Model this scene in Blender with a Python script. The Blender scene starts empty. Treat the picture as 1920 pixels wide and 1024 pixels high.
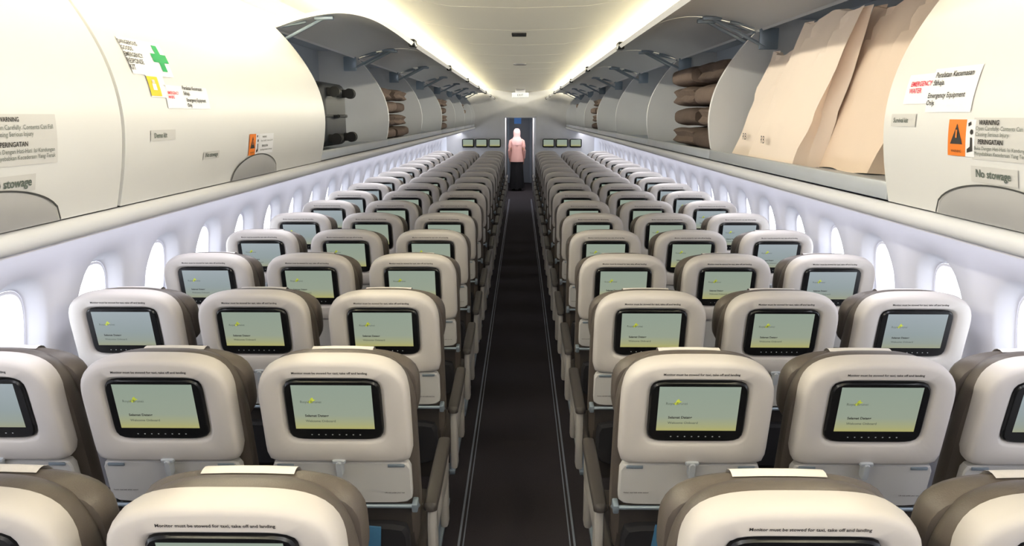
import bpy, bmesh, math, random
from mathutils import Vector, Matrix, noise
random.seed(7)
scene = bpy.context.scene
COL = scene.collection
CAMZ = 1.88

# ------------------------------------------------------------ materials
def lin(c):
    c = c/255.0
    return c/12.92 if c <= 0.04045 else ((c+0.055)/1.055)**2.4
def rgb(r, g, b): return (lin(r), lin(g), lin(b), 1)
def mat(name, col, rough=0.5, metal=0.0, var=0.06, scale=8.0, bump=0.0, bscale=200.0, spec=0.5, emit=None, estr=0.0):
    m = bpy.data.materials.new(name); m.use_nodes = True
    nt = m.node_tree; b = nt.nodes['Principled BSDF']
    tc = nt.nodes.new('ShaderNodeTexCoord')
    n = nt.nodes.new('ShaderNodeTexNoise'); n.inputs['Scale'].default_value = scale
    nt.links.new(tc.outputs['Object'], n.inputs['Vector'])
    mx = nt.nodes.new('ShaderNodeMix'); mx.data_type = 'RGBA'
    mx.inputs[6].default_value = tuple(c*(1-var) for c in col[:3])+(1,)
    mx.inputs[7].default_value = tuple(min(1, c*(1+var)) for c in col[:3])+(1,)
    nt.links.new(n.outputs['Fac'], mx.inputs[0])
    nt.links.new(mx.outputs[2], b.inputs['Base Color'])
    b.inputs['Roughness'].default_value = rough
    b.inputs['Metallic'].default_value = metal
    b.inputs['Specular IOR Level'].default_value = spec
    if bump > 0:
        n2 = nt.nodes.new('ShaderNodeTexNoise'); n2.inputs['Scale'].default_value = bscale
        nt.links.new(tc.outputs['Object'], n2.inputs['Vector'])
        bp = nt.nodes.new('ShaderNodeBump'); bp.inputs['Strength'].default_value = bump; bp.inputs['Distance'].default_value = 0.004
        nt.links.new(n2.outputs['Fac'], bp.inputs['Height']); nt.links.new(bp.outputs['Normal'], b.inputs['Normal'])
    if emit:
        b.inputs['Emission Color'].default_value = emit
        b.inputs['Emission Strength'].default_value = estr
    return m
def display_mat(name, stops, estr):
    m = bpy.data.materials.new(name); m.use_nodes = True
    nt = m.node_tree; b = nt.nodes['Principled BSDF']
    tc = nt.nodes.new('ShaderNodeTexCoord'); sp = nt.nodes.new('ShaderNodeSeparateXYZ')
    nt.links.new(tc.outputs['Generated'], sp.inputs[0])
    cr = nt.nodes.new('ShaderNodeValToRGB')
    els = cr.color_ramp.elements
    els[0].position = stops[0][0]; els[0].color = stops[0][1]
    els[1].position = stops[-1][0]; els[1].color = stops[-1][1]
    for p, c in stops[1:-1]:
        e = els.new(p); e.color = c
    nt.links.new(sp.outputs['Z'], cr.inputs['Fac'])
    b.inputs['Base Color'].default_value = (.02, .02, .02, 1)
    nt.links.new(cr.outputs['Color'], b.inputs['Emission Color'])
    b.inputs['Emission Strength'].default_value = estr
    b.inputs['Roughness'].default_value = 0.3
    b.inputs['Specular IOR Level'].default_value = .25
    return m

M = {}
M['shell'] = mat('seat_shell_plastic', rgb(208, 202, 198), .5, var=.02)
M['tray'] = mat('tray_plastic', rgb(202, 200, 199), .5, var=.02)
M['leather'] = mat('taupe_leather', rgb(92, 84, 78), .45, var=.08, bump=.15, bscale=300)
M['leather_dark'] = mat('dark_leather', rgb(60, 55, 53), .5, var=.08, bump=.15, bscale=300)
M['pocket'] = mat('dark_pocket', rgb(34, 33, 38), .8, var=.1)
M['black'] = mat('black_plastic', rgb(20, 21, 23), .25, var=.05)
M['pad'] = mat('armrest_pad', rgb(60, 55, 54), .5)
M['armpanel'] = mat('armrest_panel', rgb(166, 162, 160), .45, var=.03)
M['metal'] = mat('brushed_metal', rgb(158, 172, 186), .35, metal=.5, var=.04)
M['latchm'] = mat('tray_latch_plastic', rgb(180, 185, 192), .3)
M['cloth'] = mat('white_cloth', rgb(228, 222, 218), .9, bump=.2, bscale=400)
M['seam'] = mat('shadow_gap_grey', rgb(120, 116, 114), .7)
M['ink'] = mat('dark_ink', rgb(45, 42, 42), .7)
M['inkgrey'] = mat('grey_ink', rgb(95, 105, 98), .7)
M['white_ink'] = mat('white_marks', rgb(190, 195, 195), .7)
M['logo'] = mat('yellow_green_logo', rgb(190, 200, 70), .6, emit=rgb(180, 195, 60), estr=.35)
M['disp'] = display_mat('display_glow', [(0, rgb(186, 182, 112)), (.10, rgb(176, 178, 130)), (.32, rgb(160, 171, 152)), (1, rgb(154, 169, 154))], .95)
M['dispw'] = display_mat('display_glow_reflection_tint', [(0, rgb(164, 168, 140)), (.15, rgb(156, 166, 156)), (.4, rgb(154, 167, 168)), (1, rgb(166, 178, 184))], .98)  # bluish reflections on window-side screens painted into the glow colours
M['bin'] = mat('bin_white_plastic', rgb(230, 229, 228), .42, var=.01)
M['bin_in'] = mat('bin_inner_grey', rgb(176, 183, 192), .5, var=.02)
M['bin_wall'] = mat('bin_end_wall', rgb(228, 229, 231), .5, var=.02)
M['handle'] = mat('latch_grey', rgb(178, 177, 178), .4)
M['rail'] = mat('rail_white', rgb(232, 233, 240), .35, var=.01)
M['shelf_lip'] = mat('shelf_lip_metal', rgb(190, 195, 202), .35, metal=.2)
M['wall'] = mat('sidewall_white', rgb(222, 222, 232), .6, var=.01)
M['ceil'] = mat('ceiling_cream_added_glow', rgb(248, 243, 222), .6, var=.01, emit=(1, .93, .74, 1), estr=.22)  # cream panels plus a warm glow added to brighten the ceiling
M['carpet'] = mat('charcoal_carpet', rgb(62, 58, 62), .95, var=.22, scale=160, bump=.6, bscale=500, spec=.1)
M['strip'] = mat('path_marking_strip', rgb(128, 134, 148), .5)
M['stick'] = mat('sticker_white', rgb(246, 246, 250), .5, var=.01)
M['stickgrey'] = mat('sticker_grey', rgb(212, 210, 208), .5, var=.01)
M['green'] = mat('green_print', rgb(30, 165, 95), .6)
M['yellow'] = mat('yellow_print', rgb(232, 205, 40), .6)
M['red'] = mat('red_print', rgb(222, 50, 75), .6)
M['orange'] = mat('orange_print', rgb(238, 128, 30), .6)
M['paper'] = mat('kraft_paper', rgb(249, 232, 217), .8, var=.03, scale=5)
M['paper2'] = mat('kraft_paper_tan', rgb(242, 220, 200), .8, var=.04, scale=5)
M['blanket'] = mat('brown_fleece', rgb(122, 107, 98), .95, var=.15, scale=30, bump=.8, bscale=250, spec=.1)
M['blanket2'] = mat('dark_brown_fleece', rgb(102, 89, 82), .95, var=.15, scale=30, bump=.8, bscale=250, spec=.1)
M['case'] = mat('black_suitcase', rgb(30, 33, 38), .5, var=.1)
M['rubber'] = mat('wheel_rubber', rgb(22, 22, 24), .6)
M['pink'] = mat('pink_scarf', rgb(236, 192, 188), .85, bump=.3)
M['blouse'] = mat('rose_blouse', rgb(226, 176, 168), .85, bump=.3)
M['skirt'] = mat('black_skirt', rgb(24, 24, 30), .85)
M['skin'] = mat('skin', rgb(196, 148, 122), .5)
M['bulk'] = mat('bulkhead_grey', rgb(216, 216, 218), .6)
M['dark'] = mat('galley_dark', rgb(132, 138, 148), .5)
M['blue'] = mat('galley_blue', rgb(70, 120, 190), .5, emit=rgb(90, 140, 210), estr=.3)
M['exit'] = mat('sign_white', rgb(230, 232, 235), .5, emit=(1, 1, 1, 1), estr=.3)
M['dgrey'] = mat('vent_dark', rgb(70, 70, 70), .5)
M['mag1'] = mat('magazine_blue', rgb(70, 120, 160), .5)
gl = bpy.data.materials.new('window_pane'); gl.use_nodes = True
nt = gl.node_tree; nt.nodes.remove(nt.nodes['Principled BSDF'])
tr = nt.nodes.new('ShaderNodeBsdfTransparent'); tr.inputs[0].default_value = (.96, .98, 1, 1)
gs = nt.nodes.new('ShaderNodeBsdfGlossy'); gs.inputs['Roughness'].default_value = .05
mxs = nt.nodes.new('ShaderNodeMixShader'); mxs.inputs[0].default_value = .05
nt.links.new(tr.outputs[0], mxs.inputs[1]); nt.links.new(gs.outputs[0], mxs.inputs[2])
nt.links.new(mxs.outputs[0], nt.nodes['Material Output'].inputs[0])
M['glass'] = gl

# ------------------------------------------------------------ mesh tools
class MB:
    def __init__(s): s.v = []; s.f = []; s.m = []
    def add(s, vs, fs, mi=0):
        o = len(s.v); s.v += [tuple(v) for v in vs]
        for f in fs: s.f.append([i+o for i in f]); s.m.append(mi)
        return s
    def xf(s, T): s.v = [tuple(T @ Vector(v)) for v in s.v]; return s
    def obj(s, name, mats, parent=None, loc=None, smooth=True, ang=38, fix=True, origin=None):
        me = bpy.data.meshes.new(name)
        vs = s.v
        if origin is not None: vs = [tuple(Vector(v)-Vector(origin)) for v in vs]
        me.from_pydata(vs, [], s.f)
        if not isinstance(mats, (list, tuple)): mats = [mats]
        for m in mats: me.materials.append(m)
        for p, i in zip(me.polygons, s.m): p.material_index = i
        if fix:
            bm = bmesh.new(); bm.from_mesh(me); bmesh.ops.recalc_face_normals(bm, faces=bm.faces); bm.to_mesh(me); bm.free()
        if smooth:
            me.shade_smooth(); me.set_sharp_from_angle(angle=math.radians(ang))
        ob = bpy.data.objects.new(name, me); COL.objects.link(ob)
        if parent: ob.parent = parent
        if loc is not None: ob.location = loc
        elif origin is not None and parent is None: ob.location = origin
        return ob
def loft(rings, cap0=True, cap1=True, closed=True):
    n = len(rings[0]); vs = [p for r in rings for p in r]; fs = []
    for i in range(len(rings)-1):
        for j in range(n if closed else n-1):
            k = (j+1) % n
            fs.append([i*n+j, i*n+k, (i+1)*n+k, (i+1)*n+j])
    if cap0: fs.append(list(range(n))[::-1])
    if cap1: fs.append([(len(rings)-1)*n+j for j in range(n)])
    return vs, fs
def sup(a, bt, bb, nt_, nb, w, cu=0, cv=0, N=72):
    r = []
    for i in range(N):
        t = 2*math.pi*i/N; c, s = math.cos(t), math.sin(t)
        b, n = (bt, nt_) if s >= 0 else (bb, nb)
        R = (abs(c/a)**n+abs(s/b)**n)**(-1/n)
        r.append((cu+R*c, w, cv+R*s))
    return r
def slab(a, bt, bb, n1, n2, layers, cu=0, cv=0, N=72):
    return loft([sup(a-i, bt-i, bb-i, n1, n2, w, cu, cv, N) for i, w in layers])
def rbox(cx, cy, cz, sx, sy, sz, r=.01, seg=2):
    bm = bmesh.new(); bmesh.ops.create_cube(bm, size=1)
    bmesh.ops.scale(bm, vec=(sx, sy, sz), verts=bm.verts)
    if r > 0: bmesh.ops.bevel(bm, geom=bm.edges[:], offset=r, segments=seg, profile=.5, affect='EDGES')
    bm.verts.index_update()
    vs = [(v.co.x+cx, v.co.y+cy, v.co.z+cz) for v in bm.verts]; fs = [[v.index for v in f.verts] for f in bm.faces]
    bm.free(); return vs, fs
def tube(p0, p1, r, N=10):
    p0 = Vector(p0); p1 = Vector(p1); q = (p1-p0).to_track_quat('Z', 'Y')
    rs = []
    for p in (p0, p1):
        rs.append([p+q @ Vector((r*math.cos(2*math.pi*i/N), r*math.sin(2*math.pi*i/N), 0)) for i in range(N)])
    return loft(rs)
_tc = {}
def text2d(s, width, bold=0.0):
    key = (s, bold)
    if key not in _tc:
        cu = bpy.data.curves.new('t', 'FONT'); cu.body = s; cu.resolution_u = 2; cu.size = 1; cu.align_x = 'LEFT'; cu.offset = bold
        ob = bpy.data.objects.new('t', cu); COL.objects.link(ob)
        dg = bpy.context.evaluated_depsgraph_get(); ev = ob.evaluated_get(dg); me = ev.to_mesh()
        vs = [(v.co.x, v.co.y) for v in me.vertices]; fs = [list(p.vertices) for p in me.polygons]
        ev.to_mesh_clear(); bpy.data.objects.remove(ob); bpy.data.curves.remove(cu)
        _tc[key] = (vs, fs)
    vs, fs = _tc[key]
    x0 = min(v[0] for v in vs); x1 = max(v[0] for v in vs); y0 = min(v[1] for v in vs); y1 = max(v[1] for v in vs)
    k = width/(x1-x0)
    return [((x-(x0+x1)/2)*k, (y-(y0+y1)/2)*k) for x, y in vs], fs
def empty(name, loc, label, cat, group=None):
    e = bpy.data.objects.new(name, None); COL.objects.link(e); e.location = loc; e.empty_display_size = .1
    tag(e, label, cat, group); return e
def tag(o, label, cat, group=None):
    o['label'] = label; o['category'] = cat
    if group: o['group'] = group
def struct(o, label=None):
    o['kind'] = 'structure'
    if label: o['label'] = label
    return o
def copy_tree(o, parent=None):
    c = o.copy(); COL.objects.link(c)
    if parent: c.parent = parent
    for ch in list(o.children): copy_tree(ch, c)
    return c

# ------------------------------------------------------------ seats
TILT = math.radians(11)
TB = Matrix.Translation((0, 0, 1.058)) @ Matrix.Rotation(TILT, 4, 'X')
GR = 'economy seats in rows of three'
def build_seat(side, full, window):
    root = empty('airplane_seat', (0, 0, 0), '', 'seat', GR)
    R = [sup(.209, .152, .183, 3.6, 14, .055), sup(.215, .159, .185, 3.6, 14, .03), sup(.215, .159, .185, 3.6, 14, .006), sup(.213, .157, .183, 3.6, 14, -.005),
         sup(.208, .152, .178, 3.6, 12, -.0115), sup(.200, .144, .170, 3.7, 10, -.0150),
         sup(.154, .112, .115, 7, 7, -.0165), sup(.148, .107, .109, 7, 7, -.0125), sup(.1405, .102, .102, 7, 7, -.002)]
    MB().add(*loft(R)).xf(TB).obj('seat_back_shell', M['shell'], root)
    mon = MB().add(*slab(.139, .1005, .1005, 8, 8, [(0, -.003), (.001, -.011), (.005, -.015)])).xf(TB).obj('monitor', M['black'], root)
    d = MB(); d.add([(-.114, -.0156, -.060), (.114, -.0156, -.060), (.114, -.0156, .086), (-.114, -.0156, .086)], [[0, 1, 2, 3]])
    d.xf(TB).obj('display', M['dispw'] if window else M['disp'], mon, smooth=False)
    if full:
        def lettering(name, parent, items, mats):
            t = MB()
            for s, w, u, v, mi, bold, ww in items:
                vs, fs = text2d(s, w, bold); t.add([(x+u, ww, y+v) for x, y in vs], fs, mi)
            return t.xf(TB).obj(name, mats, parent, smooth=False, fix=False)
        lettering('screen_lettering', mon, [('Selamat Datang', .068, -.049, -.016, 0, .03, -.0162), ('Welcome Onboard', .086, -.040, -.033, 1, .01, -.0162)], [M['ink'], M['inkgrey']])
        t = MB()
        pts = [(-.078, .031), (-.066, .034), (-.062, .044), (-.055, .049), (-.052, .041), (-.044, .038), (-.053, .034), (-.058, .027), (-.066, .024), (-.070, .029)]
        t.add([((u+.062)*.85-.062, -.0159, (v-.034)*.8+.034) for u, v in pts], [list(range(len(pts)))], 0)
        vs, fs = text2d('Royal Brunei', .060); t.add([(x-.062, -.0163, y+.030) for x, y in vs], fs, 1)
        t.xf(TB).obj('screen_logo', [M['logo'], M['inkgrey']], mon, smooth=False, fix=False)
        t = MB()
        for i in range(8):
            u = -.07+i*.02; w_ = .002
            t.add([(u-w_, -.0155, -.082), (u+w_, -.0155, -.082), (u+w_, -.0155, -.079), (u-w_, -.0155, -.079)], [[0, 1, 2, 3]], 0)
        t.xf(TB).obj('monitor_buttons', M['white_ink'], mon, smooth=False, fix=False)
        lettering('notice_lettering', root, [('Monitor must be stowed for taxi, take off and landing', .212, 0, .125, 0, .02, -.0175)], [M['ink']])
    tr = MB().add(*slab(.207, .078, .074, 14, 9, [(.004, .03), (0, .02), (0, .002), (.004, -.003)], cv=-.266))
    tr = tr.xf(TB).obj('tray_table', M['tray'], root)
    if full:
        lettering('belt_lettering', tr, [('Fasten seat belt while seated', .074, -.155, -.292, 0, .01, -.0045)], [M['ink']])
        lettering('vest_lettering', tr, [('Life vest under your seat', .060, .155, -.298, 0, .01, -.0045)], [M['ink']])
        ll = MB().add(*slab(.010, .030, .026, 4, 4, [(0, -.004), (0, -.024), (.002, -.028)], cv=-.200, N=24))
        ll.add(*slab(.020, .007, .007, 4, 4, [(0, -.003), (0, -.020), (.002, -.023)], cv=-.174, N=24))
        ll.xf(TB).obj('tray_latch', M['latchm'], root)
        for sx in (-1, 1):
            h = MB(); h.add(*rbox(sx*.165, -.004, -.198, .05, .006, .010, .002))
            h.xf(TB).obj('tray_hinge', M['metal'], root)
    b = MB().add(*tube((-.212, .0, -.352), (.212, .0, -.352), .007))
    b.add(*tube((-.212, 0, -.352), (-.212, .10, -.43), .008)); b.add(*tube((.212, 0, -.352), (.212, .10, -.43), .008))
    b.add(*rbox(-.212, .01, -.355, .018, .04, .03, .004)); b.add(*rbox(.212, .01, -.355, .018, .04, .03, .004))
    b.xf(TB).obj('tray_arm', M['metal'], root)
    bc = MB().add(*slab(.224, .244, .53, 3.4, 6, [(.022, .042), (.004, .052), (0, .065), (.002, .09), (.012, .115), (.03, .13)], cv=-.10))
    bc.xf(TB).obj('backrest_cushion', M['leather'], root)
    hr = MB().add(*slab(.226, .112, .140, 3.0, 4, [(.025, .100), (.006, .110), (0, .125), (0, .155), (.012, .175), (.035, .185)], cv=.000))
    hr.xf(TB).obj('headrest', M['leather'], root)
    prof = [(.142, .1135), (.155, .1145), (.166, .112), (.178, .104), (.188, .088), (.190, .02)]
    cv = MB(); vs = []
    for i, (w, v) in enumerate(prof):
        for u in (-.092, -.03, .03, .092):
            vs.append((u, w, v+(.001 if abs(u) < .05 else -.001)))
    cv.add(vs, [[i*4+j, i*4+j+1, i*4+j+5, i*4+j+4] for i in range(len(prof)-1) for j in range(3)])
    cv.xf(TB).obj('headrest_cover', M['cloth'], root, fix=False)
    lp = MB().add(*rbox(0, .055, -.56, .40, .03, .36, .012)); lp.xf(TB).obj('lower_back_panel', M['leather_dark'], root)
    if full:
        pk = MB().add(*slab(.185, .10, .11, 9, 5, [(0, .038), (0, .02), (.01, .008)], cv=-.54, N=40)); pk.xf(TB).obj('literature_pocket', M['pocket'], root)
    MB().add(*rbox(0, .40, .42, .44, .46, .12, .035, 3)).obj('seat_cushion', M['leather_dark'], root)
    ax = side*.252
    a = MB().add(*rbox(ax, .36, .61, .030, .42, .12, .014)); 
    a.add(*rbox(ax, .17, .54, .030, .07, .28, .012)); a.add(*rbox(ax, .52, .50, .030, .06, .24, .012))
    arm = a.obj('armrest', M['armpanel'], root)
    p = MB()
    rs = []
    for k, (y, z, hw, hh) in enumerate([(.115, .672, .012, .008), (.125, .676, .022, .016), (.30, .682, .0235, .017), (.50, .694, .0235, .017), (.565, .696, .022, .016), (.58, .69, .012, .008)]):
        rs.append([(ax+hw*math.copysign(abs(math.cos(t))**.6, math.cos(t)), y, z+hh*math.copysign(abs(math.sin(t))**.6, math.sin(t))) for t in [2*math.pi*i/16 for i in range(16)]])
    p.add(*loft(rs)); p.obj('armrest_pad', M['pad'], arm)
    if full:
        for sx in (-.17, .17):
            l = MB()
            l.add(*tube((sx, .18, .36), (sx, .56, .36), .014)); l.add(*tube((sx, .22, .36), (sx, .10, .01), .014))
            l.add(*tube((sx, .52, .36), (sx, .56, .01), .014)); l.add(*tube((sx, .12, .05), (sx, .52, .30), .009))
            l.add(*rbox(sx, .33, .012, .03, .50, .024, .004))
            l.obj('leg', M['metal'], root)
        be = MB().add(*tube((-.22, .24, .36), (.22, .24, .36), .018)); be.add(*tube((-.22, .50, .36), (.22, .50, .36), .018)); be.obj('seat_beam', M['metal'], root)
    else:
        for sx in (-.17, .17):
            l = MB().add(*rbox(sx, .33, .18, .03, .4, .36, .004)); l.obj('leg', M['metal'], root)
    return root
NROW = 18; PITCH = .782; D1 = 1.984
for side in (1, -1):
    for window in (False, True):
        for full in (True, False):
            rows = [r for r in range(NROW) if (r < 9) == full]
            cols = [2] if window else [0, 1]
            tmpl = build_seat(side, full, window); first = True
            for r in rows:
                for c in cols:
                    X = -side*(.519+.508*c); D = D1+(r-1)*PITCH
                    if first: o = tmpl; first = False
                    else: o = copy_tree(tmpl)
                    o.location = (X, D, 0)
                    where = ['beside the aisle', 'in the middle of its row', 'next to the cabin window'][c]
                    o['label'] = 'beige-backed taupe leather seat with monitor, '+where

# ------------------------------------------------------------ floor
f = MB().add([(-1.84, -3, 0), (1.84, -3, 0), (1.84, 21.6, 0), (-1.84, 21.6, 0)], [[0, 1, 2, 3]])
struct(f.obj('floor', M['carpet'], smooth=False), 'dark charcoal carpeted cabin floor')
n_trim = 1
for x, w in ((-.240, .006), (.240, .006), (-.260, .010), (.260, .010)):
    t = MB().add(*rbox(x, 7, .003, w, 20, .006, .001)); struct(t.obj('trim_%d' % n_trim, M['strip']), 'pale floor path marking strip along the aisle'); n_trim += 1

# ------------------------------------------------------------ sidewalls & windows
WP = [(0, 1.80), (.3, 1.84), (.7, 1.865), (.95, 1.86), (1.13, 1.835), (1.4, 1.775), (1.6, 1.725), (1.75, 1.70), (2.70, 1.70)]
def wx(z):
    for (z0, x0), (z1, x1) in zip(WP, WP[1:]):
        if z <= z1:
            t = (z-z0)/(z1-z0); return x0+(x1-x0)*t
    return WP[-1][1]
WPI = .570; WD0 = 4.29-WPI*7; WN = 30; WZ = 1.05; ZB = .75; ZT = 1.37
wc = 1
for side in (-1, 1):
    wall = MB()
    def pt(y, z, o=0): return (side*(wx(z)+o), y, z)
    zs = [0, .15, .3, .5, .7, ZB]; zt = [ZT, 1.5, 1.6, 1.75, 2.2, 2.70]
    y0 = WD0-WPI/2; y1 = WD0+WPI*(WN-.5)
    for a in (zs, zt):
        for ya, yb in ((-3, y0), (y0, y1), (y1, 21.6)):
            vs = [pt(y, z) for z in a for y in (ya, yb)]
            wall.add(vs, [[2*i, 2*i+1, 2*i+3, 2*i+2] for i in range(len(a)-1)])
    for ya, yb in ((-3, y0), (y1, 21.6)):
        zz = [ZB, .95, 1.05, 1.13, 1.25, 1.35, ZT]
        vs = [pt(y, z) for z in zz for y in (ya, yb)]
        wall.add(vs, [[2*i, 2*i+1, 2*i+3, 2*i+2] for i in range(len(zz)-1)])
    N = 44
    corners = [math.atan2(b_, a_) % (2*math.pi) for a_, b_ in ((WPI/2, ZT-WZ), (-WPI/2, ZT-WZ), (-WPI/2, ZB-WZ), (WPI/2, ZB-WZ))]
    ANG = [2*math.pi*(i+.5)/N for i in range(N)]
    for ca_ in corners:
        j = min(range(N), key=lambda i: abs(ANG[i]-ca_)); ANG[j] = ca_
    for k in range(WN):
        yc = WD0+WPI*k
        def se(a, b, i, n=2.6):
            t = ANG[i]; c, s = math.cos(t), math.sin(t)
            r = (abs(c/a)**n+abs(s/b)**n)**(-1/n); return (yc+r*c, WZ+r*s)
        outer = []
        for t in ANG:
            c, s = math.cos(t), math.sin(t)
            R = min((WPI/2)/abs(c), (ZT-WZ if s > 0 else WZ-ZB)/abs(s)); outer.append((yc+R*c, WZ+R*s))
        rg = lambda a, b: [se(a, b, i) for i in range(N)]
        mid, mid2, mid3, inn, inn2 = rg(.190, .255), rg(.180, .243), rg(.168, .230), rg(.142, .202), rg(.132, .190)
        rings = [[pt(*p) for p in outer], [pt(*p) for p in mid], [pt(p[0], p[1], .012) for p in mid2], [pt(p[0], p[1], .024) for p in mid3], [pt(p[0], p[1], .065) for p in inn]]
        wall.add(*loft(rings, False, False))
        org = (side*wx(WZ), yc, WZ)
        w = MB()
        r2 = [[pt(p[0], p[1], .063) for p in inn], [pt(p[0], p[1], .060) for p in inn2], [pt(p[0], p[1], .080) for p in inn2]]
        w.add(*loft(r2, False, False), 0)
        w.add([pt(p[0], p[1], .079) for p in inn2], [list(range(N))], 1)
        struct(w.obj('window_%d' % wc, [M['wall'], M['glass']], origin=org, fix=False, ang=60), 'oval cabin window with white surround'); wc += 1
    struct(wall.obj('wall_left' if side < 0 else 'wall_right', M['wall'], fix=False, ang=60), 'white curved cabin sidewall panels')

# ------------------------------------------------------------ ceiling
CP = [(-1.7, .80), (-1.4, .80), (-1.1, .74), (-.85, .655), (-.6, .59), (-.35, .555), (0, .545), (.35, .555), (.6, .59), (.85, .655), (1.1, .74), (1.4, .80), (1.7, .80)]
ys = [(-3, 0)]
y = -2.1
while y < 17.2:
    ys += [(y-.007, 0), (y-.004, .012), (y+.004, .012), (y+.007, 0)]; y += 1.015
ys += [(17.35, 0)]
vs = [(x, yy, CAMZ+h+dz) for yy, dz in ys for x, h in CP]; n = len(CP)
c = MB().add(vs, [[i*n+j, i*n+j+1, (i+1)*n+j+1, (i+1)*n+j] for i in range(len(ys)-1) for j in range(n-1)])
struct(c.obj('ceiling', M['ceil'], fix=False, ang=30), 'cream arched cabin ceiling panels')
vent = MB().add(*rbox(0, 5.2, CAMZ+.538, .10, .14, .012, .004)); tag(vent.obj('ceiling_vent', M['dgrey']), 'small dark rectangular vent in the ceiling panel', 'vent')
spk = MB().add(*loft([[(.07*math.cos(t*math.pi/12)*k, 8.1+.07*math.sin(t*math.pi/12)*k, CAMZ+zz) for t in range(24)] for k, zz in ((1, .548), (1, .534), (.8, .530))]))
tag(spk.obj('ceiling_speaker', M['rail']), 'round white speaker on the ceiling', 'speaker')  # round ceiling speaker
ex = empty('exit_sign', (0, 15.4, CAMZ+.42), 'white illuminated box sign hanging from the ceiling', 'sign')
MB().add(*rbox(0, 0, 0, .34, .06, .10, .015)).obj('sign_housing', M['exit'], ex)
MB().add(*rbox(0, 0, .085, .20, .05, .09, .01)).obj('sign_mount', M['rail'], ex)
vs2, fs2 = text2d('EXIT', .12, .0)
MB().add([(x, -.0312, y) for x, y in vs2], fs2).obj('sign_lettering', M['inkgrey'], ex, smooth=False, fix=False)

# ------------------------------------------------------------ overhead bins
PC = [(1.055, -.235), (1.03, -.12), (1.02, 0), (1.04, .12), (1.09, .235), (1.175, .36), (1.27, .465)]
FAS = [(1.27, .465), (1.38, .55), (1.5, .61), (1.60, .64)]
def dense(P, k=5):
    out = []; n = len(P)
    for i in range(n-1):
        p0 = Vector(P[max(0, i-1)]); p1 = Vector(P[i]); p2 = Vector(P[i+1]); p3 = Vector(P[min(n-1, i+2)])
        for j in range(k):
            t = j/k
            out.append(.5*((2*p1)+(-p0+p2)*t+(2*p0-5*p1+4*p2-p3)*t*t+(-p0+3*p1-3*p2+p3)*t**3))
    out.append(Vector(P[-1])); return out
DP = dense(PC)
SL = [0]
for a, b in zip(DP, DP[1:]): SL.append(SL[-1]+(b-a).length)
def norm_at(i):
    a = DP[max(0, i-1)]; b = DP[min(len(DP)-1, i+1)]; t = (b-a).normalized()
    return Vector((-t.y, t.x))
def surf(s, off=0):
    s = max(0, min(SL[-1]-1e-6, s))
    for i in range(len(SL)-1):
        if s <= SL[i+1]:
            t = (s-SL[i])/(SL[i+1]-SL[i]); p = DP[i].lerp(DP[i+1], t); nn = norm_at(i).lerp(norm_at(i+1), t).normalized()
            if nn.x > 0: nn = -nn
            return p+nn*off
HINGE = Vector((1.27, .465)); OPEN = math.radians(66)
def opened(p):
    d = p-HINGE; u = -d.x; v = d.y
    ca, sa = math.cos(OPEN), math.sin(OPEN)
    u2 = u*ca-v*sa; v2 = u*sa+v*ca
    return Vector((HINGE.x-u2, HINGE.y+v2))
def door_mesh(side, L, is_open, origin):
    mb = MB()
    outp = [surf(s, 0) for s in [SL[-1]*i/30 for i in range(31)]]
    inp = [surf(s, -.02) for s in [SL[-1]*i/30 for i in range(31)]]
    if is_open: outp = [opened(p) for p in outp]; inp = [opened(p) for p in inp]
    ring = outp+inp[::-1]
    rs = [[(side*p.x, yy, CAMZ+p.y) for p in ring] for yy in (-L/2+.008, L/2-.008)]
    n = len(ring)
    vs, fs = loft(rs, False, False)
    m = len(outp)
    for b in (0, n):
        for i in range(m-1): fs.append([b+i, b+i+1, b+n-2-i, b+n-1-i])
    mb.add(vs, fs)
    return mb
def body_mesh(side, L):
    mb = MB()
    def P(x, h, y): return (side*x, y, CAMZ+h)
    def prism(poly, y0, y1, mi):
        mb.add(*loft([[P(x, h, yy) for x, h in poly] for yy in (y0, y1)]), mi)
    a, b = -L/2+.001, L/2-.001
    prism([(1.065, -.235), (1.60, -.235), (1.60, -.20), (1.09, -.20), (1.085, -.185), (1.065, -.185)], a, b, 1)
    prism([(1.58, -.20), (1.60, -.20), (1.60, .50), (1.58, .50)], a, b, 1)
    fa = FAS+[(1.60, .60), (1.5, .575), (1.38, .51), (1.285, .44)]
    prism(fa, a, b, 0)
    prism([(1.38, .50), (1.60, .50), (1.60, .52), (1.38, .52)], a, b, 1)
    side_poly = [(p.x+.022, p.y) for p in DP if p.y > -.19 and p.y < .44]+[(1.285, .44), (1.38, .50), (1.58, .50), (1.58, -.2), (1.075, -.2)]
    prism(side_poly, a, a+.014, 2); prism(side_poly, b-.014, b, 2)
    return mb
def arm_mesh(side, y):
    mb = MB()
    def P(p): return (side*p[0], y, CAMZ+p[1])
    q = opened(surf(.52, -.03)); q2 = opened(surf(.62, -.03))
    mb.add(*tube(P((1.30, .36)), P((q.x, q.y)), .009, 8)); mb.add(*tube(P((1.36, .44)), P((q2.x, q2.y)), .008, 8))
    mb.add(*rbox(side*1.32, y, CAMZ+.40, .10, .016, .11, .005)); mb.add(*rbox(side*q.x, y, CAMZ+q.y, .10, .03, .02, .005))
    return mb
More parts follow.
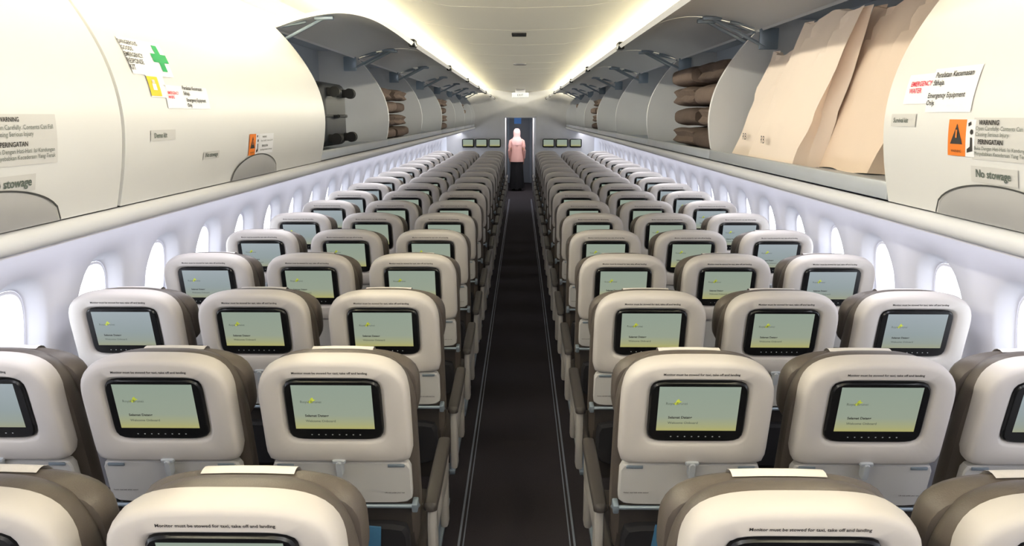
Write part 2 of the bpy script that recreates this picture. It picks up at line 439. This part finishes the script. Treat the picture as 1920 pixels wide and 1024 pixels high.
def handle_mesh(side, yc=0, off=.004):
    mb = MB(); vs = []; nu = 28; nv = 6
    for i in range(nu+1):
        u = -1+2*i/nu; h = .088*math.sqrt(max(0, 1-u*u))
        for j in range(nv+1):
            s = .001+h*j/nv; bulge = .012*math.sin(math.pi*min(1, j/nv*1.0))*math.sqrt(max(0, 1-u*u))
            p = surf(s, off+bulge*.6); vs.append((side*p.x, yc+u*.25, CAMZ+p.y))
    mb.add(vs, [[i*(nv+1)+j, i*(nv+1)+j+1, (i+1)*(nv+1)+j+1, (i+1)*(nv+1)+j] for i in range(nu) for j in range(nv)])
    for i in range(nu):
        pp = []
        for k in (i, i+1):
            u = -1+2*k/nu; h = .088*math.sqrt(max(0, 1-u*u))
            for e in (0, .004):
                p = surf(.001+h+e, .006); pp.append((side*p.x, yc+u*(.25+e), CAMZ+p.y))
        mb.add(pp, [[0, 1, 3, 2]], 1)
    return mb
class Dec:
    def __init__(s, side, yc, parent, o2): s.side = side; s.yc = yc; s.parent = parent; s.o2 = o2; s.new()
    def new(s): s.mb = MB(); s.mats = []
    def mi(s, m):
        if m not in s.mats: s.mats.append(m)
        return s.mats.index(m)
    def P(s, D, sv, off):
        p = surf(sv, off); return Vector((s.side*p.x, D-s.yc, CAMZ+p.y))-s.o2
    def rect(s, D, sv, w, h, m, off=.0025, nn=6):
        vs = []
        for i in range(nn+1):
            for j in (0, 1): vs.append(s.P(D-w/2+w*j, sv-h/2+h*i/nn, off))
        s.mb.add(vs, [[2*i, 2*i+1, 2*i+3, 2*i+2] for i in range(nn)], s.mi(m))
    def poly(s, D, sv, pts, m, off=.004):
        k = -s.side
        s.mb.add([s.P(D+k*x, sv+y, off) for x, y in pts], [list(range(len(pts)))], s.mi(m))
    def text(s, D, sv, txt, w, m, bold=0, off=.0042):
        k = -s.side; vs, fs = text2d(txt, w, bold)
        s.mb.add([s.P(D+k*x, sv+y, off) for x, y in vs], fs, s.mi(m))
    def done(s, label, name='safety_sticker'):
        o = s.mb.obj(name, [M[m] for m in s.mats], s.parent, smooth=False, fix=False); o['label'] = label
        s.new(); return o
def warning_sign(d, D, sv, k, sc=1):
    d.rect(D, sv, .070*sc, .082*sc, 'orange', .0032)
    d.poly(D, sv+.006*sc, [(-.024*sc, -.020*sc), (.024*sc, -.020*sc), (0, .026*sc)], 'ink', .0042)
    d.poly(D, sv+.004*sc, [(-.003*sc, -.004*sc), (.003*sc, -.004*sc), (.003*sc, .014*sc), (-.003*sc, .014*sc)], 'orange', .0048)
    d.text(D, sv-.030*sc, 'WARNING', .04*sc, 'ink')
    x = .050*sc
    d.rect(D+k*(x+.002), sv, .034*sc, .082*sc, 'stick', .003)
    d.poly(D, sv, [(x-.008*sc, -.032*sc), (x+.012*sc, -.028*sc), (x+.010*sc, .002*sc), (x+.003*sc, .002*sc), (x+.003*sc, -.018*sc), (x-.008*sc, -.024*sc)], 'ink')
    d.poly(D, sv+.014*sc, [(x+.007*sc+.006*sc*math.cos(t*.785), .006*sc*math.sin(t*.785)) for t in range(8)], 'ink')
    d.poly(D, sv+.026*sc, [(x-.006*sc, 0), (x+.004*sc, .004*sc), (x+.002*sc, .011*sc), (x-.008*sc, .007*sc)], 'ink')

GB = 'overhead bins along the cabin'
def make_bin(side, yc, L, is_open, label):
    org = Vector((side*1.3, yc, CAMZ-.23))
    root = empty('overhead_bin', org, label, 'luggage bin', GB)
    o2 = Vector((side*1.3, 0, CAMZ-.23))
    body_mesh(side, L).obj('bin_body', [M['bin'], M['bin_in'], M['bin_wall']], root, origin=o2)
    lip = MB().add(*rbox(side*1.064, 0, CAMZ-.207, .022, L-.004, .052, .006)); 
    if is_open: lip.obj('shelf_edge', M['shelf_lip'], root, origin=o2)
    door = door_mesh(side, L, is_open, o2).obj('bin_door', M['bin'], root, origin=o2, ang=45)
    if is_open:
        for yy in (-L/2+.06, L/2-.06):
            arm_mesh(side, yy).obj('hinge_arm', M['metal'], root, origin=o2)
        q = opened(surf(.01, -.01))
        MB().add(*rbox(side*q.x, -L/2+.07, CAMZ+q.y, .035, .09, .04, .006)).obj('latch', M['black'], door, origin=o2)
    else:
        handle_mesh(side).obj('handle', [M['handle'], M['dgrey']], door, origin=o2, fix=False, ang=60)
    return root, door, o2
rt, door, o2 = make_bin(-1, 1.425, 1.03, False, 'closed white overhead bin with warning stickers, above the window seats')
d = Dec(-1, 1.425, door, o2)
d.rect(1.545, .19, .22, .105, 'stickgrey')
d.text(1.50, .232, 'WARNING', .062, 'ink', .02)
d.text(1.545, .208, 'Open Carefully. Contents Can Fall\nCausing Serious Injury', .19, 'inkgrey')
d.text(1.51, .182, 'PERINGATAN', .085, 'ink', .02)
d.text(1.545, .160, 'Buka Dengan Hati-Hati. Isi Kandungan\nMenyebabkan Kecederaan Yang Teruk', .20, 'inkgrey')
d.done('grey sticker with black warning text')
d.rect(1.50, .100, .16, .036, 'stickgrey'); d.text(1.50, .100, 'No stowage', .13, 'inkgrey', .02); d.done('grey no stowage sticker')
rt, door, o2 = make_bin(-1, 2.955, 2.03, False, 'closed white overhead bin with green cross and safety stickers')
d = Dec(-1, 2.955, door, o2)
d.rect(2.17, .405, .24, .105, 'stick')
for i, s in enumerate(['DANGEROUS', 'GOODS', 'EMERGENCY', 'RESPONSE', 'KIT']):
    d.text(2.095+[0, -.02, 0, -.006, -.035][i], .443-.018*i, s, [.10, .06, .10, .088, .03][i], 'ink', .01)
a, b = .046, .015
d.poly(2.245, .408, [(-b, -.040), (b, -.040), (b, -.013), (a, -.013), (a, .013), (b, .013), (b, .040), (-b, .040), (-b, .013), (-a, .013), (-a, -.013), (-b, -.013)], 'green')
d.done('white sticker with green cross and black text')
d.rect(2.165, .322, .10, .062, 'stick'); d.rect(2.145, .322, .062, .055, 'yellow', .0035)
d.rect(2.145, .320, .022, .018, 'stick', .0042); d.rect(2.145, .335, .016, .010, 'stickgrey', .0045)
d.done('yellow square sticker with small white symbol')
d.rect(2.35, .295, .30, .068, 'stick')
d.text(2.25, .300, 'EMERGENCY\nMASKS', .07, 'red', .02)
d.text(2.39, .314, 'Peralatan Kecemasan\nSahaja.', .14, 'ink', .02)
d.text(2.40, .278, 'Emergency Equipment\nOnly.', .14, 'ink', .02)
d.done('white sticker with red and black emergency equipment text')
d.rect(2.155, .185, .15, .030, 'stickgrey'); d.text(2.135, .185, 'Demo kit', .075, 'inkgrey', .02); d.done('grey demo kit sticker')
d.rect(2.50, .110, .13, .026, 'stickgrey'); d.text(2.50, .110, 'No stowage', .10, 'inkgrey', .02); d.done('grey no stowage sticker')
warning_sign(d, 2.88, .130, 1, 1.0)
d.rect(3.04, .130, .17, .080, 'stick')
d.text(3.01, .158, 'WARNING', .05, 'ink', .02); d.text(3.04, .142, 'Open Carefully. Contents Can Fall', .14, 'ink')
d.text(3.02, .122, 'PERINGATAN', .07, 'ink', .02); d.text(3.04, .106, 'Buka Dengan Hati-Hati. Isi Kandungan', .14, 'ink')
d.done('orange warning sticker beside small black text')
tm = None
for k in range(6):
    yc = 3.97+2.03*(k+.5)
    if tm is None: tm, _, _ = make_bin(-1, yc, 2.03, True, 'open overhead bin with raised curved white door'); o = tm
    else: o = copy_tree(tm); o.location.y = yc
make_bin(-1, 16.15+.55, 1.10, True, 'short open overhead bin with raised curved white door')
rt, door, o2 = make_bin(1, 1.585, 1.03, False, 'closed white overhead bin with emergency water and warning stickers')
d = Dec(1, 1.585, door, o2)
d.rect(1.93, .306, .14, .075, 'stick'); d.text(1.93, .310, 'EMERGENCY\nWATER', .10, 'red', .02); d.done('white sticker with red emergency water text')
d.rect(1.79, .300, .19, .105, 'stick')
d.text(1.795, .325, 'Peralatan Kecemasan\nSahaja.', .155, 'ink', .015)
d.text(1.805, .277, 'Emergency Equipment\nOnly.', .155, 'ink', .015)
d.done('white sticker with black emergency equipment text')
d.rect(1.985, .228, .125, .032, 'stickgrey'); d.text(1.995, .228, 'Survival kit', .075, 'inkgrey', .02); d.done('grey survival kit sticker')
warning_sign(d, 1.735, .190, -1, 1.0)
d.rect(1.575, .190, .20, .090, 'stickgrey')
d.text(1.62, .225, 'WARNING', .07, 'ink', .03)
d.text(1.575, .205, 'Open Carefully. Contents Can Fall\nCausing Serious Injury', .175, 'inkgrey')
d.text(1.61, .184, 'PERINGATAN', .085, 'ink', .03)
d.text(1.575, .163, 'Buka Dengan Hati-Hati. Isi Kandungan\nMenyebabkan Kecederaan Yang Teruk', .18, 'inkgrey')
d.done('orange warning sticker beside grey panel of black text')
d.rect(1.60, .112, .16, .036, 'stickgrey'); d.text(1.60, .112, 'No stowage', .12, 'inkgrey', .02); d.done('grey no stowage sticker')
tm = None
for k in range(7):
    yc = 2.10+2.03*(k+.5)
    if tm is None: tm, _, _ = make_bin(1, yc, 2.03, True, 'open overhead bin with raised curved white door'); o = tm
    else: o = copy_tree(tm); o.location.y = yc
make_bin(1, 16.31+.47, .94, True, 'short open overhead bin with raised curved white door')

for side in (-1, 1):
    r = MB(); prof = []
    for i in range(20):
        t = 2*math.pi*i/20; prof.append((1.058+.020*math.cos(t), -.262+.024*math.sin(t)))
    r.add(*loft([[(side*x, yy, CAMZ+h) for x, h in prof] for yy in (-.5, 17.3)]))
    struct(r.obj('trim_%d' % n_trim, M['rail']), 'pale hand rail under the overhead bins'); n_trim += 1
    r = MB().add(*loft([[(side*x, yy, CAMZ+h) for x, h in [(1.07, -.28), (1.70, -.31), (1.70, -.325), (1.07, -.295)]] for yy in (-3, 17.3)]))
    struct(r.obj('trim_%d' % n_trim, M['wall']), 'white service panel under the overhead bins'); n_trim += 1

# ------------------------------------------------------------ bin contents
def displaced_box(sx, sy, sz, cuts, amp, sc, seed, fn=None):
    bm = bmesh.new(); bmesh.ops.create_cube(bm, size=1)
    bmesh.ops.subdivide_edges(bm, edges=bm.edges[:], cuts=cuts, use_grid_fill=True)
    for v in bm.verts:
        p = v.co.copy()
        q = Vector((p.x*sx, p.y*sy, p.z*sz))
        if fn: q = fn(p, q)
        nn = noise.noise_vector(q*sc+Vector((seed, seed*2.3, seed*.7)))
        v.co = q+nn*amp
    bm.verts.index_update()
    vs = [tuple(v.co) for v in bm.verts]; fs = [[v.index for v in f.verts] for f in bm.faces]; bm.free(); return vs, fs
def paper_bag(name, loc, w, h, th, shear, lean, seed, m, label, rz=0, logo=True):
    def fn(p, q):
        z = p.z+.5
        q.z = z*h
        q.x *= (1-.75*z)
        if abs(p.y) > .499: q.y *= 1-.26*(1-abs(p.x)*2)*min(1, z*1.6)
        q.x += math.copysign(.022*math.sin(math.pi*(p.y+.5))*math.sin(math.pi*z), p.x) if abs(p.x) > .49 else 0
        g = abs(((p.y*1.0+z*.55+seed*.13) % .5)-.25)
        q.x -= .016*math.exp(-(g/.03)**2)*z
        q.y += -shear*z*h; q.x += lean*z*h
        if z > .99: q.z += .012*math.sin(p.y*9+seed)
        return q
    mb = MB().add(*displaced_box(th, w, h, 15, .010, 7, seed, fn))
    ob = mb.obj(name, m, loc=loc, ang=16); ob.rotation_euler.z = rz
    tag(ob, label, 'paper bag', 'paper bags in the overhead bin')
    if logo:
        vs, fs = text2d('RB', .05, .0)
        lm = MB().add([(-th/2*.90-.026, .13*w-x-.10*shear, .10+y) for x, y in vs], fs)
        lm.obj('logo_print', M['ink'], ob, smooth=False, fix=False)
    return ob
SH = CAMZ-.20
paper_bag('paper_bag', (1.23, 3.80, SH), .46, .50, .12, .42, .10, 3, M['paper'], 'pale kraft paper bag leaning beside the bin end wall', rz=.06)
paper_bag('paper_bag', (1.155, 3.26, SH), .56, .58, .13, .52, .10, 8, M['paper'], 'large pale kraft paper bag with small monogram, leaning')
paper_bag('paper_bag', (1.27, 2.84, SH), .54, .58, .12, .50, .06, 15, M['paper2'], 'tan kraft paper bag crumpled against the closed bin', logo=False)
paper_bag('paper_bag', (1.45, 2.64, SH), .66, .62, .10, .30, .02, 21, M['paper2'], 'tan kraft paper bag standing behind the other bags', logo=False)

def blanket(side, x, y, z, L, W, T, seed, m, label):
    prof = []; n = 36
    for i in range(n):
        t = 2*math.pi*i/n; c_, s_ = math.cos(t), math.sin(t)
        px = W/2*math.copysign(abs(c_)**.55, c_); pz = T/2*math.copysign(abs(s_)**.6, s_)
        g = math.exp(-((s_)/.22)**2)
        if seed % 2: px = px-.35*T*g if c_ > 0 else px
        else: px = px+.30*T*g if c_ < 0 else px
        prof.append((px, pz))
    rs = []
    for k in range(9):
        yy = -L/2+L*k/8; sc = 1 if 0 < k < 8 else .86
        rs.append([(side*p[0]*sc+.010*noise.noise(Vector((p[0]*9, yy*7, seed))), yy, p[1]*sc+.014*noise.noise(Vector((p[0]*8, yy*6, seed+5)))) for p in prof])
    mb = MB().add(*loft(rs))
    for q in (.32, .62):
        mb.add(*loft([[(side*a*q, -L/2-.006*(1-q)-.004+dd, b*q) for a, b in prof] for dd in (0, .02)]))
    ob = mb.obj('folded_blanket', m, loc=(side*x, y, z), ang=50)
    tag(ob, label, 'blanket', 'folded fleece blankets in the bins'); return ob
def stack(side, D, n, W, x, seed, L=.34, T=.11):
    z = SH+T/2+.003
    for i in range(n):
        b = blanket(side, x+random.uniform(-.02, .02), D+random.uniform(-.02, .02), z, L, W*random.uniform(.93, 1.03), T-.012, seed+i, M['blanket'] if (i+seed) % 3 else M['blanket2'], 'folded brown fleece blanket stacked in an open bin')
        b.rotation_euler.y = random.uniform(-.015, .015)
        z += T
stack(1, 4.50, 4, .40, 1.29, 3, .50, .13); stack(1, 5.12, 4, .40, 1.28, 8, .55, .13)
stack(1, 10.6, 4, .38, 1.28, 5, .5); stack(1, 11.3, 4, .38, 1.28, 9, .5); stack(1, 14.7, 4, .38, 1.28, 10, .5)
stack(-1, 6.35, 4, .40, 1.28, 11, .5); stack(-1, 7.0, 4, .40, 1.28, 13, .5); stack(-1, 10.45, 4, .38, 1.28, 17, .5); stack(-1, 11.1, 4, .38, 1.28, 19, .5); stack(-1, 14.6, 4, .38, 1.28, 23, .5)
sc = empty('suitcase', (-1.31, 4.62, SH), 'black wheeled cabin suitcase lying in an open bin', 'suitcase')
MB().add(*rbox(0, 0, .21, .38, .56, .38, .05, 4)).obj('case_body', M['case'], sc)
MB().add(*rbox(0, 0, .20, .386, .566, .018, .006)).obj('zipper', M['rubber'], sc)
for yy in (-.19, .19):
    for z_ in (.07, .34):
        w = MB()
        w.add(*rbox(.20, yy, z_, .04, .05, .05, .01))
        w.add(*tube((.235, yy-.026, z_), (.235, yy-.004, z_), .032, 20)); w.add(*tube((.235, yy+.004, z_), (.235, yy+.026, z_), .032, 20))
        w.obj('wheel', M['rubber'], sc)
MB().add(*tube((.19, -.08, .20), (.22, -.08, .20), .008)).add(*tube((.22, -.08, .20), (.22, .08, .20), .010)).add(*tube((.22, .08, .20), (.19, .08, .20), .008)).obj('carry_handle', M['rubber'], sc)

def magazine(x, D, rz, m):
    mb = MB().add(*rbox(0, 0, 0, .15, .006, .18, .002)); mb.xf(Matrix.Rotation(TILT, 4, 'X'))
    o = mb.obj('magazine', m, loc=(x, D+.108, .545)); o.rotation_euler.y = rz
    tag(o, 'glossy magazine tucked into a seat pocket', 'magazine', 'magazines in seat pockets')
for (x, r, rz, m) in ((-.50, 1, .08, 'mag1'), (1.06, 1, .1, 'mag1'), (.50, 1, .1, 'mag1')):
    magazine(x, D1+(r-1)*PITCH, rz, M[m])

# ------------------------------------------------------------ bulkhead and front
BD = 17.35
b = MB()
for side in (-1, 1):
    b.add(*rbox(side*1.03, BD, .92, 1.36, .05, 1.84, .0))
b.add(*rbox(0, BD, CAMZ+.38, 3.4, .05, .84, .0))
b.add(*rbox(0, BD-.02, CAMZ-.01, .74, .08, .05, .01))
struct(b.obj('wall_bulkhead', M['bulk']), 'pale partition wall with an open doorway')
for X in (-1.21, -.90, -.59, .65, .96, 1.28):
    mo = empty('bulkhead_monitor', (X, BD-.09, 1.27), 'lit monitor on the partition wall ahead of the first row', 'monitor', 'monitors on the partition wall')
    MB().add(*slab(.139, .10, .10, 8, 8, [(0, .03), (0, -.01), (.006, -.014)])).obj('monitor_frame', M['black'], mo)
    MB().add([(-.114, -.0148, -.066), (.114, -.0148, -.066), (.114, -.0148, .08), (-.114, -.0148, .08)], [[0, 1, 2, 3]]).obj('display', M['disp'], mo, smooth=False)
    MB().add(*rbox(0, .045, 0, .05, .05, .05, .005)).obj('bracket', M['metal'], mo)
g = MB()
for side in (-1, 1): g.add(*rbox(side*.70, 19.4, 1.1, .76 if side > 0 else .66, 3.6, 2.2, .01))
g.add(*rbox(0, 19.4, 2.24, 1.9, 3.8, .06, .01))
struct(g.obj('wall_galley', M['bulk']), 'pale grey galley cabinets beside the passage')
e = MB().add(*rbox(0, 21.3, 1.1, 1.2, .06, 2.2, .01)); struct(e.obj('wall_front', M['dark']), 'grey forward wall')
dd = MB().add(*rbox(-.03, 21.24, 1.02, .60, .04, 2.02, .015)); dd.add(*rbox(.20, 21.20, 1.0, .03, .04, .12, .008)); dd.add(*rbox(-.08, 21.215, 1.80, .20, .02, .26, .01), 1)
struct(dd.obj('door_1', [M['dark'], M['blue']]), 'grey forward door with pale blue panel')
bk = MB().add(*rbox(0, -3.0, 1.35, 3.4, .05, 2.7, .01)); struct(bk.obj('wall_back', M['wall']), 'white aft wall')

# ------------------------------------------------------------ person
px, py = -.09, 19.05
me = bpy.data.meshes.new('person')
V = []; E = []; Rr = []
def nv(p, r, par=None):
    V.append((p[0]*.88, p[1], p[2])); Rr.append(r*.93); i = len(V)-1
    if par is not None: E.append((par, i))
    return i
pel = nv((0, 0, .86), .105); sp1 = nv((0, .01, 1.0), .09, pel); sp2 = nv((0, 0, 1.14), .10, sp1); ch = nv((0, 0, 1.25), .09, sp2)
nk = nv((0, .005, 1.33), .045, ch); hd0 = nv((0, .02, 1.39), .058, nk); hd1 = nv((0, .02, 1.45), .078, hd0); hd2 = nv((0, .01, 1.51), .070, hd1)
nose = nv((0, .105, 1.44), .014, hd1)
for s in (-1, 1):
    sh_ = nv((s*.15, 0, 1.265), .048, ch); el = nv((s*.205, -.02, 1.02), .035, sh_); wr = nv((s*.20, .06, .82), .022, el)
    pa = nv((s*.20, .075, .765), .026, wr)
    for k, (dy, ln) in enumerate(((-.024, .062), (-.008, .074), (.008, .07), (.023, .055))):
        f1 = nv((s*.198, .082+dy, .735), .009, pa); f2 = nv((s*.192, .088+dy, .735-ln*.55), .008, f1); nv((s*.182, .094+dy, .735-ln), .007, f2)
    t1 = nv((s*.185, .112, .775), .010, pa); nv((s*.175, .128, .745), .008, t1)
    hp = nv((s*.085, 0, .80), .085, pel); kn = nv((s*.085, .01, .46), .055, hp); an = nv((s*.085, -.01, .08), .034, kn)
    nv((s*.09, .07, .035), .034, an)
me.from_pydata(V, E, [])
me.materials.append(M['skin'])
per = bpy.data.objects.new('person', me); COL.objects.link(per); per.location = (px, py, 0)
md = per.modifiers.new('Skin', 'SKIN')
for i, dta in enumerate(me.skin_vertices[0].data):
    dta.radius = (Rr[i], Rr[i]); dta.use_root = (i == 0)
md2 = per.modifiers.new('Sub', 'SUBSURF'); md2.levels = 1; md2.render_levels = 2
tag(per, 'woman in pink headscarf, rose blouse and long black skirt standing', 'person')
def ell(cx, cy, cz, a, b, N=28, wob=0, ph=0): return [(cx*.88+(a*.88+wob*math.sin(7*t+ph))*math.cos(t), cy+(b+wob*math.sin(7*t+ph))*math.sin(t), cz) for t in [2*math.pi*i/N for i in range(N)]]
sk = MB().add(*loft([ell(0, 0, .93, .135, .115), ell(0, 0, .82, .18, .135), ell(0, 0, .6, .18, .15, wob=.006), ell(0, 0, .35, .19, .17, wob=.012), ell(0, .0, .07, .215, .19, wob=.018)], True, False))
sk.obj('skirt', M['skirt'], per, ang=60)
bl = MB().add(*loft([ell(0, 0, .74, .200, .16, wob=.006), ell(0, 0, .88, .18, .15), ell(0, 0, 1.02, .155, .13), ell(0, 0, 1.16, .17, .135), ell(0, 0, 1.27, .16, .12), ell(0, 0, 1.33, .09, .08), ell(0, .0, 1.35, .06, .06)], False, True))
for s in (-1, 1):
    rs = []
    P3 = [(Vector((s*.10, 0, 1.27)), .058), (Vector((s*.145, 0, 1.25)), .055), (Vector((s*.176, -.015, 1.12)), .048), (Vector((s*.186, -.02, 1.02)), .044), (Vector((s*.183, .02, .91)), .038), (Vector((s*.178, .055, .83)), .036)]
    for i, (p, r) in enumerate(P3):
        t = (P3[min(i+1, 5)][0]-P3[max(0, i-1)][0]).normalized(); q = t.to_track_quat('Z', 'Y')
        rs.append([p+q @ Vector((r*math.cos(2*math.pi*k/16), r*math.sin(2*math.pi*k/16), 0)) for k in range(16)])
    bl.add(*loft(rs, True, False))
bl.obj('blouse', M['blouse'], per, ang=60)
hj = MB().add(*loft([ell(0, -.02, 1.16, .15, .125, wob=.008), ell(0, -.01, 1.26, .175, .135, wob=.006), ell(0, 0, 1.33, .12, .11), ell(0, .0, 1.38, .092, .095), ell(0, 0, 1.44, .100, .108), ell(0, 0, 1.50, .098, .106), ell(0, 0, 1.55, .075, .082), ell(0, 0, 1.575, .038, .04)], False, True))
hj.obj('headscarf', M['pink'], per, ang=60)
for s in (-1, 1):
    MB().add(*rbox(s*.08, .045, .03, .08, .22, .06, .025, 3)).obj('shoe', M['rubber'], per)

# ------------------------------------------------------------ lights
def area(name, loc, dirn, sx, sy, power, col):
    l = bpy.data.lights.new(name, 'AREA'); l.shape = 'RECTANGLE'; l.size = sx; l.size_y = sy; l.energy = power; l.color = col
    o = bpy.data.objects.new(name, l); COL.objects.link(o); o.location = loc
    o.rotation_euler = Vector(dirn).to_track_quat('-Z', 'Y').to_euler(); return o
for s in (-1, 1):
    area('cove_lamp', (s*1.34, 7.2, CAMZ+.70), (-s*1, 0, .12), 20.2, .06, 250, (1, .94, .76))
    area('sidewall_lamp', (s*1.40, 7.2, CAMZ-.335), (s*.55, 0, -1), 20.2, .08, 62, (.95, .95, 1))
area('aft_fill_light', (0, -1.6, CAMZ+.50), (0, .75, -1), 1.6, .9, 32, (.97, .98, 1))  # added fill behind the camera to light the seatbacks
area('galley_lamp', (0, 18.6, 2.19), (0, 0, -1), .5, .8, 22, (1, .97, .95))
w = bpy.data.worlds.new('World'); scene.world = w; w.use_nodes = True
bg = w.node_tree.nodes['Background']; bg.inputs[0].default_value = (.90, .95, 1, 1); bg.inputs[1].default_value = 6.5

# ------------------------------------------------------------ camera
cam = bpy.data.cameras.new('camera'); co = bpy.data.objects.new('camera', cam); COL.objects.link(co)
cam.sensor_width = 36; cam.lens = 36*1380/1920; cam.clip_end = 100; cam.clip_start = .05
co.location = (.015, 0, CAMZ)
co.rotation_euler = (math.radians(90-12.03), 0, math.radians(.69))
scene.camera = co
scene.view_settings.view_transform = 'Standard'
scene.view_settings.look = 'None'
scene.view_settings.exposure = -.22
